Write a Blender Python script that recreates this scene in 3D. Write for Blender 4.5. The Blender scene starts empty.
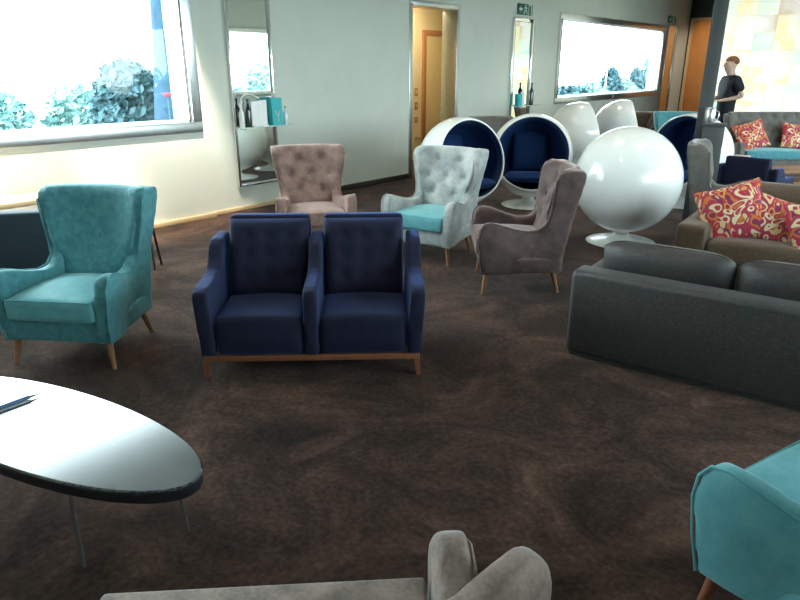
import bpy, bmesh, math, random
from mathutils import Vector, Matrix
R_ = math.radians
sc = bpy.context.scene
COL = sc.collection

# ------------------------------------------------------------------ camera, sky, exposure
cam_d = bpy.data.cameras.new('camera'); cam = bpy.data.objects.new('camera', cam_d); COL.objects.link(cam)
cam_d.sensor_width = 36; cam_d.lens = 29.25; cam_d.clip_start = .02; cam_d.clip_end = 200
cam.location = (0, 0, 1.72); cam.rotation_euler = (R_(90 - 19.643), 0, R_(40))
sc.camera = cam
W = bpy.data.worlds.new('sky'); sc.world = W; W.use_nodes = True
bg = W.node_tree.nodes['Background']; bg.inputs[0].default_value = (.85, .95, 1, 1); bg.inputs[1].default_value = 16.0
sc.view_settings.view_transform = 'Standard'; sc.view_settings.look = 'None'
sc.view_settings.gamma = 1; sc.view_settings.use_curve_mapping = False
sc.view_settings.exposure = 0.0
sc.cycles.use_denoising = True
sc.cycles.max_bounces = 8; sc.cycles.diffuse_bounces = 5; sc.cycles.transparent_max_bounces = 12
sc.cycles.sample_clamp_indirect = 6

WX = -6.86           # face of the left wall
RX = 3.0             # face of the right wall
FY = 21.5            # end wall
CEIL = 3.9

def portal(name, loc, rot, sx, sy):
    l = bpy.data.lights.new(name, 'AREA'); l.shape = 'RECTANGLE'; l.size = sx; l.size_y = sy
    l.cycles.is_portal = True
    o = bpy.data.objects.new(name, l); COL.objects.link(o); o.location = loc; o.rotation_euler = rot
portal('daylight_portal', (WX - .2, 1.7, 2.22), (0, R_(-90), 0), 2.3, 5.6)
portal('daylight_portal', (WX - .2, 16.4, 1.9), (0, R_(-90), 0), 1.7, 6.1)
portal('daylight_portal', (RX + .2, 8.2, 1.9), (0, R_(90), 0), 1.8, 11.8)

# ------------------------------------------------------------------ material helpers
def nm(name, col, rough=.6, metal=0, spec=.5, sheen=0, coat=0, emit=None, es=0):
    m = bpy.data.materials.new(name); m.use_nodes = True
    b = m.node_tree.nodes['Principled BSDF']
    b.inputs['Base Color'].default_value = (*col, 1); b.inputs['Roughness'].default_value = rough
    b.inputs['Metallic'].default_value = metal; b.inputs['Specular IOR Level'].default_value = spec
    b.inputs['Sheen Weight'].default_value = sheen; b.inputs['Sheen Roughness'].default_value = .35
    b.inputs['Coat Weight'].default_value = coat; b.inputs['Coat Roughness'].default_value = .05
    if emit:
        b.inputs['Emission Color'].default_value = (*emit, 1); b.inputs['Emission Strength'].default_value = es
    return m

def noise_mat(name, stops, scale=20, detail=6, rough=.8, bump=.2, bscale=None, sheen=0, spec=.3, dist=.0, metal=0, nrough=.6, tint=(1, 1, 1), bdist=.01, fine=0):
    m = nm(name, stops[0][1], rough, metal, spec, sheen)
    nt = m.node_tree; N = nt.nodes; L = nt.links; b = N['Principled BSDF']
    b.inputs['Sheen Tint'].default_value = (*tint, 1)
    tc = N.new('ShaderNodeTexCoord'); nz = N.new('ShaderNodeTexNoise')
    nz.inputs['Scale'].default_value = scale; nz.inputs['Detail'].default_value = detail
    nz.inputs['Roughness'].default_value = nrough; nz.inputs['Distortion'].default_value = dist
    cr = N.new('ShaderNodeValToRGB')
    el = cr.color_ramp.elements
    while len(el) < len(stops): el.new(.5)
    for e, (p, c) in zip(el, stops): e.position = p; e.color = (*c, 1)
    L.new(tc.outputs['Object'], nz.inputs['Vector']); 
    if fine:
        n3 = N.new('ShaderNodeTexNoise'); n3.inputs['Scale'].default_value = fine; n3.inputs['Detail'].default_value = 3
        L.new(tc.outputs['Object'], n3.inputs['Vector'])
        mx = N.new('ShaderNodeMix'); mx.inputs[0].default_value = .25
        L.new(nz.outputs['Fac'], mx.inputs[2]); L.new(n3.outputs['Fac'], mx.inputs[3]); L.new(mx.outputs[0], cr.inputs['Fac'])
    else:
        L.new(nz.outputs['Fac'], cr.inputs['Fac'])
    L.new(cr.outputs['Color'], b.inputs['Base Color'])
    if bump:
        n2 = N.new('ShaderNodeTexNoise'); n2.inputs['Scale'].default_value = bscale or scale * 6; n2.inputs['Detail'].default_value = 3
        bp = N.new('ShaderNodeBump'); bp.inputs['Strength'].default_value = bump; bp.inputs['Distance'].default_value = bdist
        L.new(tc.outputs['Object'], n2.inputs['Vector']); L.new(n2.outputs['Fac'], bp.inputs['Height']); L.new(bp.outputs['Normal'], b.inputs['Normal'])
    return m

M = {}
M['wall'] = noise_mat('wall_paint', [(.3, (.60, .63, .56)), (.7, (.63, .66, .60))], 3, 3, .6, .02, 200)
M['ceil'] = nm('ceiling_paint', (.62, .64, .60), .8)
M['dark_wall'] = nm('dark_panel', (.02, .025, .025), .5)
M['carpet'] = noise_mat('carpet', [(.36, (.013, .0085, .007)), (.46, (.032, .018, .013)), (.55, (.064, .035, .025)), (.66, (.122, .070, .050))], 1.7, 12, .95, .35, 120, .10, .1, 1.0, nrough=.70, bdist=.006, fine=38)
M['base_wood'] = noise_mat('pale_wood', [(.3, (.55, .40, .22)), (.7, (.64, .48, .28))], 6, 3, .5, .03)
M['base_dark'] = nm('dark_skirting', (.03, .022, .018), .5)
M['steel'] = noise_mat('brushed_steel', [(.3, (.52, .56, .57)), (.7, (.62, .65, .66))], 14, 3, .30, .03, 90, 0, .5, metal=1)
M['chrome'] = nm('chrome', (.80, .82, .83), .09, 1)
M['mirror'] = nm('mirror_silver', (.86, .92, .89), .015, 1)
M['white_gloss'] = nm('white_gloss_shell', (.78, .80, .78), .26, 0, .5, 0, .5)
M['navy_lining'] = noise_mat('navy_wool', [(.3, (.010, .035, .12)), (.7, (.012, .040, .14))], 40, 4, .85, .15, 300, .25, .2, tint=(.3, .5, 1))
M['navy'] = noise_mat('navy_velvet', [(.3, (.009, .010, .026)), (.7, (.016, .018, .043))], 14, 5, .8, .12, 250, .45, .2, tint=(.18, .36, 1), fine=140)
M['teal'] = noise_mat('teal_velvet', [(.36, (.045, .19, .225)), (.64, (.095, .29, .32))], 22, 6, .75, .18, 220, .5, .3, tint=(.6, .95, 1), fine=90)
M['teal_light'] = noise_mat('silver_teal_velvet', [(.36, (.23, .27, .275)), (.5, (.35, .375, .37)), (.64, (.48, .485, .47))], 7, 6, .7, .15, 200, .5, .3, tint=(.8, .97, 1), fine=60)
M['teal_seat'] = noise_mat('bright_teal_velvet', [(.3, (.08, .30, .34)), (.7, (.16, .42, .46))], 12, 6, .7, .15, 220, .5, .3, tint=(.7, 1, 1), fine=120)
M['taupe'] = noise_mat('taupe_velvet', [(.36, (.062, .042, .041)), (.64, (.150, .102, .094))], 9, 6, .75, .18, 220, .5, .3, tint=(.95, .80, .76), fine=80)
M['rose'] = noise_mat('rose_taupe_velvet', [(.36, (.17, .105, .09)), (.64, (.33, .215, .185))], 9, 6, .75, .18, 220, .45, .3, tint=(1, .85, .8), fine=80)
M['grey'] = noise_mat('grey_velvet', [(.3, (.10, .092, .083)), (.7, (.165, .15, .135))], 12, 6, .75, .15, 220, .4, .3, tint=(.9, .95, .95), fine=120)
M['silver_taupe'] = noise_mat('silver_taupe_velvet', [(.36, (.17, .125, .105)), (.64, (.38, .285, .24))], 9, 6, .75, .18, 220, .45, .3, tint=(.85, .95, 1), fine=80)
M['glitter'] = noise_mat('charcoal_chenille', [(.36, (.022, .0215, .022)), (.54, (.036, .033, .032)), (.70, (.080, .068, .060))], 110, 3, .40, .4, 260, .12, .6)
M['brown'] = noise_mat('brown_chenille', [(.30, (.060, .038, .024)), (.55, (.105, .069, .043)), (.72, (.17, .115, .072))], 110, 3, .5, .3, 260, .2, .45)
M['leg_wood'] = noise_mat('leg_wood', [(.3, (.20, .095, .045)), (.7, (.30, .15, .075))], 8, 4, .4, .03)
M['leg_red'] = noise_mat('red_wood', [(.3, (.16, .055, .028)), (.7, (.23, .085, .045))], 8, 4, .4, .03)
M['table'] = noise_mat('black_lacquer', [(.35, (.012, .016, .020)), (.7, (.045, .055, .06))], 26, 8, .17, .012, 60, 0, .9, 1.2)
M['table'].node_tree.nodes['Principled BSDF'].inputs['Coat Weight'].default_value = .6; M['table'].node_tree.nodes['Principled BSDF'].inputs['Coat Roughness'].default_value = .12
M['edge'] = nm('black_edge', (.010, .011, .013), .4)
M['orange_wood'] = noise_mat('orange_wood', [(.3, (.50, .20, .055)), (.7, (.58, .25, .075))], 2, 4, .45, .02)
M['door_yellow'] = noise_mat('pale_door', [(.3, (.72, .55, .28)), (.7, (.76, .59, .31))], 3, 3, .5, .02)
M['corr'] = nm('corridor_paint', (.72, .58, .33), .7)
M['frame_wood'] = noise_mat('door_frame_wood', [(.3, (.38, .17, .065)), (.7, (.44, .20, .08))], 6, 3, .5, .03)
M['charcoal'] = nm('charcoal_frame', (.050, .056, .056), .5)
M['white'] = nm('white_plastic', (.80, .82, .82), .4)
M['black'] = nm('black_plastic', (.012, .012, .014), .4)
M['darkglass'] = nm('dark_bottle_glass', (.015, .025, .02), .1, 0, .6)
M['aqua'] = nm('aqua_card', (.02, .42, .46), .5)
M['paper'] = nm('paper', (.75, .73, .68), .7)
M['bluepen'] = nm('blue_pen', (.03, .10, .22), .35)
M['sign'] = nm('sign_green', (.012, .12, .075), .4)
M['signw'] = nm('sign_white', (.70, .85, .80), .5)
M['skin'] = nm('skin', (.62, .40, .31), .5)
M['hair'] = nm('ginger_hair', (.22, .075, .03), .6)
M['shirt'] = noise_mat('black_cloth', [(.3, (.010, .012, .016)), (.7, (.018, .020, .026))], 30, 3, .8, .1)
M['trouser'] = noise_mat('dark_trouser', [(.3, (.008, .011, .020)), (.7, (.013, .018, .03))], 30, 3, .8, .1)
M['ground'] = noise_mat('pale_paving', [(.3, (.45, .45, .43)), (.7, (.55, .55, .53))], 2, 4, .8, .1)
M['leafA'] = noise_mat('leaf_bluegreen', [(.3, (.022, .065, .085)), (.7, (.06, .135, .155))], 5, 4, .6, 0)
M['leafB'] = noise_mat('leaf_hazed_green', [(.3, (.09, .20, .20)), (.7, (.20, .36, .35))], 5, 4, .6, 0)  # washed-out window haze is put into this pale leaf colour
M['bark'] = noise_mat('blue_bark', [(.3, (.010, .035, .065)), (.7, (.022, .07, .115))], 6, 6, .8, .3)
M['redflower'] = nm('red_petals', (.35, .03, .05), .6)
M['lampglow'] = nm('lamp_glow', (.9, .85, .7), .5, emit=(1, .86, .66), es=6)

def glass_mat():
    m = bpy.data.materials.new('window_glass'); m.use_nodes = True; nt = m.node_tree; nt.nodes.clear()
    o = nt.nodes.new('ShaderNodeOutputMaterial'); mx = nt.nodes.new('ShaderNodeMixShader'); lw = nt.nodes.new('ShaderNodeLayerWeight'); lw.inputs[0].default_value = .5
    pw = nt.nodes.new('ShaderNodeMath'); pw.operation = 'POWER'; pw.inputs[1].default_value = 5; nt.links.new(lw.outputs['Facing'], pw.inputs[0])
    fr = nt.nodes.new('ShaderNodeMath'); fr.operation = 'MULTIPLY_ADD'; fr.inputs[1].default_value = .4; fr.inputs[2].default_value = .03; nt.links.new(pw.outputs[0], fr.inputs[0])
    t = nt.nodes.new('ShaderNodeBsdfTransparent'); t.inputs[0].default_value = (.93, .98, .98, 1); g = nt.nodes.new('ShaderNodeBsdfGlossy'); g.inputs['Roughness'].default_value = .02
    nt.links.new(fr.outputs[0], mx.inputs[0]); nt.links.new(t.outputs[0], mx.inputs[1]); nt.links.new(g.outputs[0], mx.inputs[2]); nt.links.new(mx.outputs[0], o.inputs[0])
    return m
M['glass'] = glass_mat()

def pattern_mat():
    m = nm('patterned_print', (.5, .1, .1), .75, sheen=.2); nt = m.node_tree; N = nt.nodes; L = nt.links; b = N['Principled BSDF']
    tc = N.new('ShaderNodeTexCoord'); nz = N.new('ShaderNodeTexNoise'); nz.inputs['Scale'].default_value = 5; nz.inputs['Detail'].default_value = 1
    va = N.new('ShaderNodeMix'); va.data_type = 'VECTOR'; va.inputs[0].default_value = .18
    vo = N.new('ShaderNodeTexVoronoi'); vo.inputs['Scale'].default_value = 14
    cr = N.new('ShaderNodeValToRGB'); cr.color_ramp.interpolation = 'CONSTANT'
    st = [(0, (.36, .012, .03)), (.22, (.62, .30, .08)), (.32, (.46, .02, .05)), (.44, (.70, .50, .26)), (.54, (.20, .02, .09)), (.62, (.60, .16, .03)), (.70, (.42, .02, .06)), (.80, (.72, .60, .38)), (.90, (.40, .03, .07))]
    e = cr.color_ramp.elements
    while len(e) < len(st): e.new(.5)
    for q, (p, c) in zip(e, st): q.position = p; q.color = (*c, 1)
    L.new(tc.outputs['Object'], nz.inputs['Vector']); L.new(tc.outputs['Object'], va.inputs[4]); L.new(nz.outputs['Color'], va.inputs[5])
    L.new(va.outputs[1], vo.inputs['Vector'])
    sp = N.new('ShaderNodeSeparateColor'); L.new(vo.outputs['Color'], sp.inputs[0])
    ad = N.new('ShaderNodeMath'); ad.operation = 'MULTIPLY_ADD'; ad.inputs[1].default_value = .55
    L.new(vo.outputs['Distance'], ad.inputs[0]); 
    mu = N.new('ShaderNodeMath'); mu.operation = 'MULTIPLY'; mu.inputs[1].default_value = .72
    L.new(sp.outputs[0], mu.inputs[0]); L.new(mu.outputs[0], ad.inputs[2]); L.new(ad.outputs[0], cr.inputs[0]); L.new(cr.outputs[0], b.inputs['Base Color'])
    return m
M['pattern'] = pattern_mat()

def art_mat():
    m = nm('backlit_mural', (.5, .5, .5), .6); nt = m.node_tree; N = nt.nodes; L = nt.links; b = N['Principled BSDF']
    tc = N.new('ShaderNodeTexCoord'); sn = N.new('ShaderNodeVectorMath'); sn.operation = 'SNAP'; sn.inputs[1].default_value = (.42, 1, .36)
    L.new(tc.outputs['Object'], sn.inputs[0])
    wn = N.new('ShaderNodeTexWhiteNoise'); L.new(sn.outputs[0], wn.inputs['Vector'])
    nz = N.new('ShaderNodeTexNoise'); nz.inputs['Scale'].default_value = 1.1; nz.inputs['Detail'].default_value = 5; L.new(tc.outputs['Object'], nz.inputs['Vector'])
    mx = N.new('ShaderNodeMix'); mx.inputs[0].default_value = .62; L.new(wn.outputs['Value'], mx.inputs[2]); L.new(nz.outputs['Fac'], mx.inputs[3])
    cr = N.new('ShaderNodeValToRGB'); e = cr.color_ramp.elements
    st = [(.24, (.50, .70, .62)), (.36, (.78, .86, .74)), (.46, (.96, .95, .84)), (.56, (.94, .78, .45)), (.62, (.98, .96, .90)), (.76, (.70, .56, .46))]
    while len(e) < len(st): e.new(.5)
    for q, (p, c) in zip(e, st): q.position = p; q.color = (*c, 1)
    L.new(mx.outputs[0], cr.inputs[0])
    br = N.new('ShaderNodeTexBrick'); br.offset = 0; br.inputs['Color1'].default_value = (1, 1, 1, 1); br.inputs['Color2'].default_value = (1, 1, 1, 1); br.inputs['Mortar'].default_value = (.70, .66, .54, 1)
    br.inputs['Scale'].default_value = 1; br.inputs['Brick Width'].default_value = .42; br.inputs['Row Height'].default_value = .72; br.inputs['Mortar Size'].default_value = .006
    sx = N.new('ShaderNodeSeparateXYZ'); cx = N.new('ShaderNodeCombineXYZ'); L.new(tc.outputs['Object'], sx.inputs[0]); L.new(sx.outputs[0], cx.inputs[0]); L.new(sx.outputs[2], cx.inputs[1]); L.new(cx.outputs[0], br.inputs['Vector'])
    ml = N.new('ShaderNodeMix'); ml.data_type = 'RGBA'; ml.blend_type = 'MULTIPLY'; ml.inputs[0].default_value = 1
    L.new(cr.outputs[0], ml.inputs[6]); L.new(br.outputs[0], ml.inputs[7])
    L.new(ml.outputs[2], b.inputs['Base Color']); L.new(ml.outputs[2], b.inputs['Emission Color']); b.inputs['Emission Strength'].default_value = .52
    return m
M['art'] = art_mat()

# ------------------------------------------------------------------ object helpers
def thing(name, label, cat, loc=(0, 0, 0), rz=0, group=None):
    o = bpy.data.objects.new(name, None); COL.objects.link(o); o.empty_display_size = .1
    o.location = loc; o.rotation_euler = (0, 0, rz); tag(o, label, cat, group); return o
def tag(o, label=None, cat=None, group=None, kind=None):
    if label: o['label'] = label
    if cat: o['category'] = cat
    if group: o['group'] = group
    if kind: o['kind'] = kind
    return o
def obj(name, src, mat, parent=None, smooth=True, angle=40):
    if isinstance(src, bpy.types.Mesh): me = src
    else:
        me = bpy.data.meshes.new(name); bmesh.ops.recalc_face_normals(src, faces=src.faces); src.to_mesh(me); src.free()
        if smooth:
            for p in me.polygons: p.use_smooth = True
            me.set_sharp_from_angle(angle=R_(angle))
    if mat and not me.materials: me.materials.append(mat)
    o = bpy.data.objects.new(name, me); COL.objects.link(o)
    if parent: o.parent = parent
    return o
def struct(name, bm, mat, parent=None, **k):
    o = obj(name, bm, mat, parent, **k)
    if not parent: o['kind'] = 'structure'
    return o
def copy_thing(root, loc, rz, label, group=None, mats=None, scale=None):
    r = root.copy(); COL.objects.link(r); r.location = loc; r.rotation_euler = (0, 0, rz); r['label'] = label
    if group: r['group'] = group
    elif 'group' in r: del r['group']
    if scale: r.scale = scale
    def rec(src, par):
        for ch in list(src.children):
            c = ch.copy(); COL.objects.link(c); c.parent = par
            if mats:
                key = ch.name.split('.')[0]
                if key in mats or ('*' in mats and key not in ('leg',)):
                    c.data = ch.data.copy(); c.data.materials.clear(); c.data.materials.append(mats.get(key, mats.get('*')))
            rec(ch, c)
    rec(root, r); return r

def BM(): return bmesh.new()
def box(bm, x0, x1, y0, y1, z0, z1, bev=0, seg=3, mtx=None):
    r = bmesh.ops.create_cube(bm, size=1)['verts']
    for v in r:
        v.co = Vector(((x0 + x1) / 2 + v.co.x * (x1 - x0), (y0 + y1) / 2 + v.co.y * (y1 - y0), (z0 + z1) / 2 + v.co.z * (z1 - z0)))
        if mtx: v.co = mtx @ v.co
    if bev:
        es = list({e for v in r for e in v.link_edges})
        bmesh.ops.bevel(bm, geom=es, offset=bev, segments=seg, affect='EDGES', profile=.5)
    return bm
def tube(bm, pts, rad, n=8, cap=True, closed=False):
    pts = [Vector(p) for p in pts]; N = len(pts); rings = []
    rad = rad if isinstance(rad, (list, tuple)) else [rad] * N
    up = None
    for i, p in enumerate(pts):
        a = pts[(i - 1) % N] if (closed or i) else p; b = pts[(i + 1) % N] if (closed or i < N - 1) else p
        t = (b - a).normalized()
        if up is None:
            up = t.orthogonal().normalized()
        up = (up - t * up.dot(t)).normalized(); s = t.cross(up)
        rings.append([bm.verts.new(p + (up * math.cos(2 * math.pi * k / n) + s * math.sin(2 * math.pi * k / n)) * rad[i]) for k in range(n)])
    for i in range(N if closed else N - 1):
        A, B = rings[i], rings[(i + 1) % N]
        for k in range(n): bm.faces.new((A[k], A[(k + 1) % n], B[(k + 1) % n], B[k]))
    if cap and not closed:
        bm.faces.new(rings[0][::-1]); bm.faces.new(rings[-1])
    return bm
def lathe(bm, prof, n=40, mtx=None, cap=True):
    rings = []
    for r, z in prof:
        if r < 1e-6: v = bm.verts.new((0, 0, z)); rings.append([v])
        else: rings.append([bm.verts.new((r * math.cos(2 * math.pi * k / n), r * math.sin(2 * math.pi * k / n), z)) for k in range(n)])
    for A, B in zip(rings, rings[1:]):
        for k in range(n):
            a, b, c, d = A[k % len(A)], A[(k + 1) % len(A)], B[(k + 1) % len(B)], B[k % len(B)]
            vs = []
            for v in (a, b, c, d):
                if v not in vs: vs.append(v)
            if len(vs) > 2: bm.faces.new(vs)
    if cap:
        for rg in (rings[0], rings[-1]):
            if len(rg) > 2: bm.faces.new(rg)
    if mtx: bmesh.ops.transform(bm, matrix=mtx, verts=bm.verts)
    return bm
def prism_x(bm, poly, x0, x1):
    a = [bm.verts.new((x0, y, z)) for y, z in poly]; b = [bm.verts.new((x1, y, z)) for y, z in poly]
    n = len(poly)
    bm.faces.new(a); bm.faces.new(b[::-1])
    for i in range(n): bm.faces.new((a[i], b[i], b[(i + 1) % n], a[(i + 1) % n]))
    return bm
def spline(poly, k=5):
    out = []; n = len(poly)
    for i in range(n):
        p0, p1, p2, p3 = (Vector(poly[(i + j - 1) % n]) for j in range(4))
        for s in range(k):
            t = s / k
            q = .5 * ((2 * p1) + (p2 - p0) * t + (2 * p0 - 5 * p1 + 4 * p2 - p3) * t * t + (3 * p1 - p0 - 3 * p2 + p3) * t ** 3)
            out.append((q.x, q.y))
    return out
def remesh(bm, voxel=.02, smooth=3, deform=None, name='part'):
    bmesh.ops.recalc_face_normals(bm, faces=bm.faces)
    me = bpy.data.meshes.new('tmp'); bm.to_mesh(me); bm.free()
    o = bpy.data.objects.new('tmp', me); COL.objects.link(o)
    md = o.modifiers.new('r', 'REMESH'); md.mode = 'VOXEL'; md.voxel_size = voxel
    dg = bpy.context.evaluated_depsgraph_get(); dg.update()
    m2 = bpy.data.meshes.new_from_object(o.evaluated_get(dg))
    bpy.data.objects.remove(o); bpy.data.meshes.remove(me)
    b2 = bmesh.new(); b2.from_mesh(m2); bpy.data.meshes.remove(m2)
    for _ in range(smooth): bmesh.ops.smooth_vert(b2, verts=b2.verts, factor=.5, use_axis_x=True, use_axis_y=True, use_axis_z=True)
    if deform:
        for v in b2.verts: v.co = deform(v.co.copy())
    m = bpy.data.meshes.new(name); b2.to_mesh(m); b2.free()
    for p in m.polygons: p.use_smooth = True
    return m
def ss(a, b, x):
    t = max(0, min(1, (x - a) / (b - a))); return t * t * (3 - 2 * t)
def pad(w, h, T, p=6, nx=26, ny=22, warp=None, mtx=None, bm=None, pinch=0):
    """closed cushion: lies in local XY, thickness along Z; warp(x,y,z)->Vector"""
    bm = bm or BM(); tops = {}; bots = {}
    for i in range(nx + 1):
        for j in range(ny + 1):
            u = -math.cos(math.pi * i / nx); v = -math.cos(math.pi * j / ny)
            u = .5 * u + .5 * (2 * i / nx - 1); v = .5 * v + .5 * (2 * j / ny - 1)
            e = max(0, (1 - abs(u) ** p) * (1 - abs(v) ** p)) ** .5 * T / 2
            x = u * w / 2 * (1 - pinch * (1 - v * v)); y = v * h / 2 * (1 - pinch * (1 - u * u))
            edge = i in (0, nx) or j in (0, ny)
            for s, D in ((1, tops), (-1, bots)):
                if s < 0 and edge: D[i, j] = tops[i, j]; continue
                c = Vector((x, y, s * e))
                if warp: c = warp(c)
                if mtx: c = mtx @ c
                D[i, j] = bm.verts.new(c)
    for i in range(nx):
        for j in range(ny):
            bm.faces.new((tops[i, j], tops[i + 1, j], tops[i + 1, j + 1], tops[i, j + 1]))
            bm.faces.new((bots[i, j], bots[i, j + 1], bots[i + 1, j + 1], bots[i + 1, j]))
    return bm
def leg(bm, x, y, h, r0=.022, r1=.013, dx=0, dy=0, n=10):
    return tube(bm, [(x, y, h), (x + dx, y + dy, 0)], [r0, r1], n)
def facing(fx, fy): return math.atan2(fx, -fy)
RV = Vector((.766, .643, 0)); FV = Vector((-.643, .766, 0))

# ------------------------------------------------------------------ room shell
bm = BM(); box(bm, WX - .3, RX + .3, -3.3, FY + .3, -.1, 0); struct('floor', bm, M['carpet'], smooth=False)
bm = BM(); box(bm, WX - .3, RX + .3, -3.3, FY + .3, CEIL, CEIL + .1); struct('ceiling', bm, M['ceil'], smooth=False)
W1 = (-1.1, 4.38, 1.14, 3.30); DR = (8.44, 9.68, 2.66); W2 = (13.44, 19.42, 1.12, 2.68)
bm = BM()
X0 = WX - .3
def wl(y0, y1, z0, z1, xf=WX): box(bm, X0, xf, y0, y1, z0, z1)
P1 = WX + .07
wl(-3.3, W1[0], 0, CEIL, P1); wl(W1[0], W1[1], 0, W1[2], P1); wl(W1[0], W1[1], W1[3], CEIL, P1); wl(W1[1], 4.56, 0, CEIL, P1)
wl(4.56, DR[0], 0, CEIL); wl(DR[0], DR[1], DR[2], CEIL); wl(DR[1], W2[0], 0, CEIL)
wl(W2[0], W2[1], 0, W2[2]); wl(W2[0], W2[1], W2[3], CEIL); wl(W2[1], FY, 0, CEIL)
struct('wall_left', bm, M['wall'], smooth=False)
bm = BM(); W3 = (2.4, 14.0, 1.05, 2.72)
for a in ((-3.3, W3[0], 0, CEIL), (W3[1], FY, 0, CEIL), (W3[0], W3[1], 0, W3[2]), (W3[0], W3[1], W3[3], CEIL)): box(bm, RX, RX + .3, *a)
struct('wall_right', bm, M['wall'], smooth=False)
bm = BM(); box(bm, WX - .3, RX + .3, -3.3, -3, 0, CEIL); struct('wall_back', bm, M['wall'], smooth=False)
bm = BM(); box(bm, WX - .3, RX + .3, FY, FY + .3, 0, CEIL); struct('wall_front', bm, M['dark_wall'], smooth=False)
# skirting
def skirt(name, y0, y1, x, mat, t=.02, h=.08):
    bm = BM(); box(bm, x, x + t, y0, y1, 0, h, .006, 2); struct(name, bm, mat)
skirt('baseboard_left', -3, 4.58, P1, M['base_wood'], .03, .06)
skirt('baseboard_left_middle', 4.58, 6.3, WX, M['base_wood'], .02, .05)
skirt('baseboard_left_rear', 6.3, DR[0] - .05, WX, M['base_dark'])
skirt('baseboard_left_far', DR[1] + .05, 19.7, WX, M['base_dark'])

def window(name, y0, y1, z0, z1, xin, fw, proud, mulls=(), sign=1):
    w = bpy.data.objects.new(name, None); COL.objects.link(w); w['kind'] = 'structure'
    bm = BM(); a, b = sorted((xin - sign * .02, xin + sign * proud))
    box(bm, a, b, y0 - fw, y1 + fw, z0 - fw, z0, .008, 2); box(bm, a, b, y0 - fw, y1 + fw, z1, z1 + fw, .008, 2)
    box(bm, a, b, y0 - fw, y0, z0, z1, .008, 2); box(bm, a, b, y1, y1 + fw, z0, z1, .008, 2)
    obj('window_frame', bm, M['steel'], w)
    bm = BM(); a, b = sorted((xin - sign * .19, xin - sign * .02))   # lining of the reveal
    for q in ((y0, y1, z0 - .02, z0 + .02), (y0, y1, z1 - .02, z1 + .02), (y0 - .02, y0 + .02, z0, z1), (y1 - .02, y1 + .02, z0, z1)): box(bm, a, b, *q)
    obj('window_reveal', bm, M['steel'], w, smooth=False)
    for my in mulls:
        bm = BM(); box(bm, xin - sign * .19 - .02, xin - sign * .19 + .02, my - .02, my + .02, z0, z1); obj('mullion', bm, M['steel'], w, smooth=False)
    ys = [y0, *mulls, y1]
    for p, q in zip(ys, ys[1:]):
        bm = BM(); x = xin - sign * .19; box(bm, x - .004, x + .004, p, q, z0, z1); obj('pane', bm, M['glass'], w, smooth=False)
    return w
window('window_1', *W1, P1, .12, .03, ())
window('window_2', *W2, WX, .13, .03, (16.4,))
window('window_3', *W3, RX, .12, .03, (5.3, 8.2, 11.1), -1)
# seam that joins the two halves of the far window's frame
bm = BM(); box(bm, WX + .028, WX + .036, 16.39, 16.41, W2[2] - .13, W2[2]); box(bm, WX + .028, WX + .036, 16.39, 16.41, W2[3], W2[3] + .13); struct('trim_1', bm, M['chrome'], smooth=False)

# doorway with steel lining, corridor behind
bm = BM()
for a in ((DR[0] - .05, DR[0] + .03, 0, DR[2]), (DR[1] - .03, DR[1] + .05, 0, DR[2]), (DR[0] - .05, DR[1] + .05, DR[2] - .03, DR[2] + .05)): box(bm, WX - .3, WX + .015, *a, .005, 2)
struct('door_1', bm, M['steel'])
bm = BM(); CX = -8.2
box(bm, CX - .1, CX, 7.5, 13.2, 0, 3); struct('wall_corridor', bm, M['corr'], smooth=False)
bm = BM(); box(bm, CX, X0, 13.1, 13.2, 0, 3); box(bm, CX, X0, 7.5, 7.6, 0, 3); struct('wall_corridor_end', bm, M['corr'], smooth=False)
bm = BM(); box(bm, CX, X0, 7.6, 13.1, -.1, 0); struct('floor_corridor', bm, M['carpet'], smooth=False)
bm = BM(); box(bm, CX - .1, X0, 7.5, 13.2, 3, 3.1); struct('ceiling_corridor', bm, M['ceil'], smooth=False)
d2 = bpy.data.objects.new('door_2', None); COL.objects.link(d2); d2['kind'] = 'structure'
bm = BM(); y0, y1, zt, f = 10.42, 11.62, 2.40, .10
box(bm, CX, CX + .04, y0, y0 + f, 0, zt, .005, 2); box(bm, CX, CX + .04, y1 - f, y1, 0, zt, .005, 2); box(bm, CX, CX + .04, y0 + f, y1 - f, zt - f, zt, .005, 2)
obj('door_frame', bm, M['frame_wood'], d2)
bm = BM(); box(bm, CX, CX + .025, y0 + f, y1 - f, .01, zt - f); obj('door_leaf', bm, M['door_yellow'], d2, smooth=False)
for z, h, lab in ((1.285, .07, 'square brown switch plate in the corridor, highest of the three'), (1.03, .07, 'square brown switch plate in the corridor, middle of the three'), (.77, .05, 'small brown socket plate in the corridor, lowest of the three')):
    o = thing('switch_plate', lab, 'switch', (CX, 10.25, z), 0, 'corridor switch plates')
    bm = BM(); box(bm, 0, .012, -.045, .045, -h, h, .004, 2); obj('plate', bm, M['frame_wood'], o)
    bm = BM(); box(bm, .012, .018, -.022, .022, -h * .5, h * .5, .003, 2); obj('rocker', bm, M['base_wood'], o)
cl = thing('ceiling_lamp', 'warm round ceiling lamp inside the corridor', 'lamp', (-7.6, 9.6, 3.0))
bm = BM(); lathe(bm, [(0, -.05), (.13, -.045), (.15, -.01), (.15, 0)], 24); obj('diffuser', bm, M['lampglow'], cl)
l = bpy.data.lights.new('corridor_light', 'AREA'); l.shape = 'DISK'; l.size = .28; l.energy = 40; l.color = (1, .86, .62)
o = bpy.data.objects.new('corridor_light', l); COL.objects.link(o); o.location = (0, 0, -.06); o.parent = cl
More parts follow.
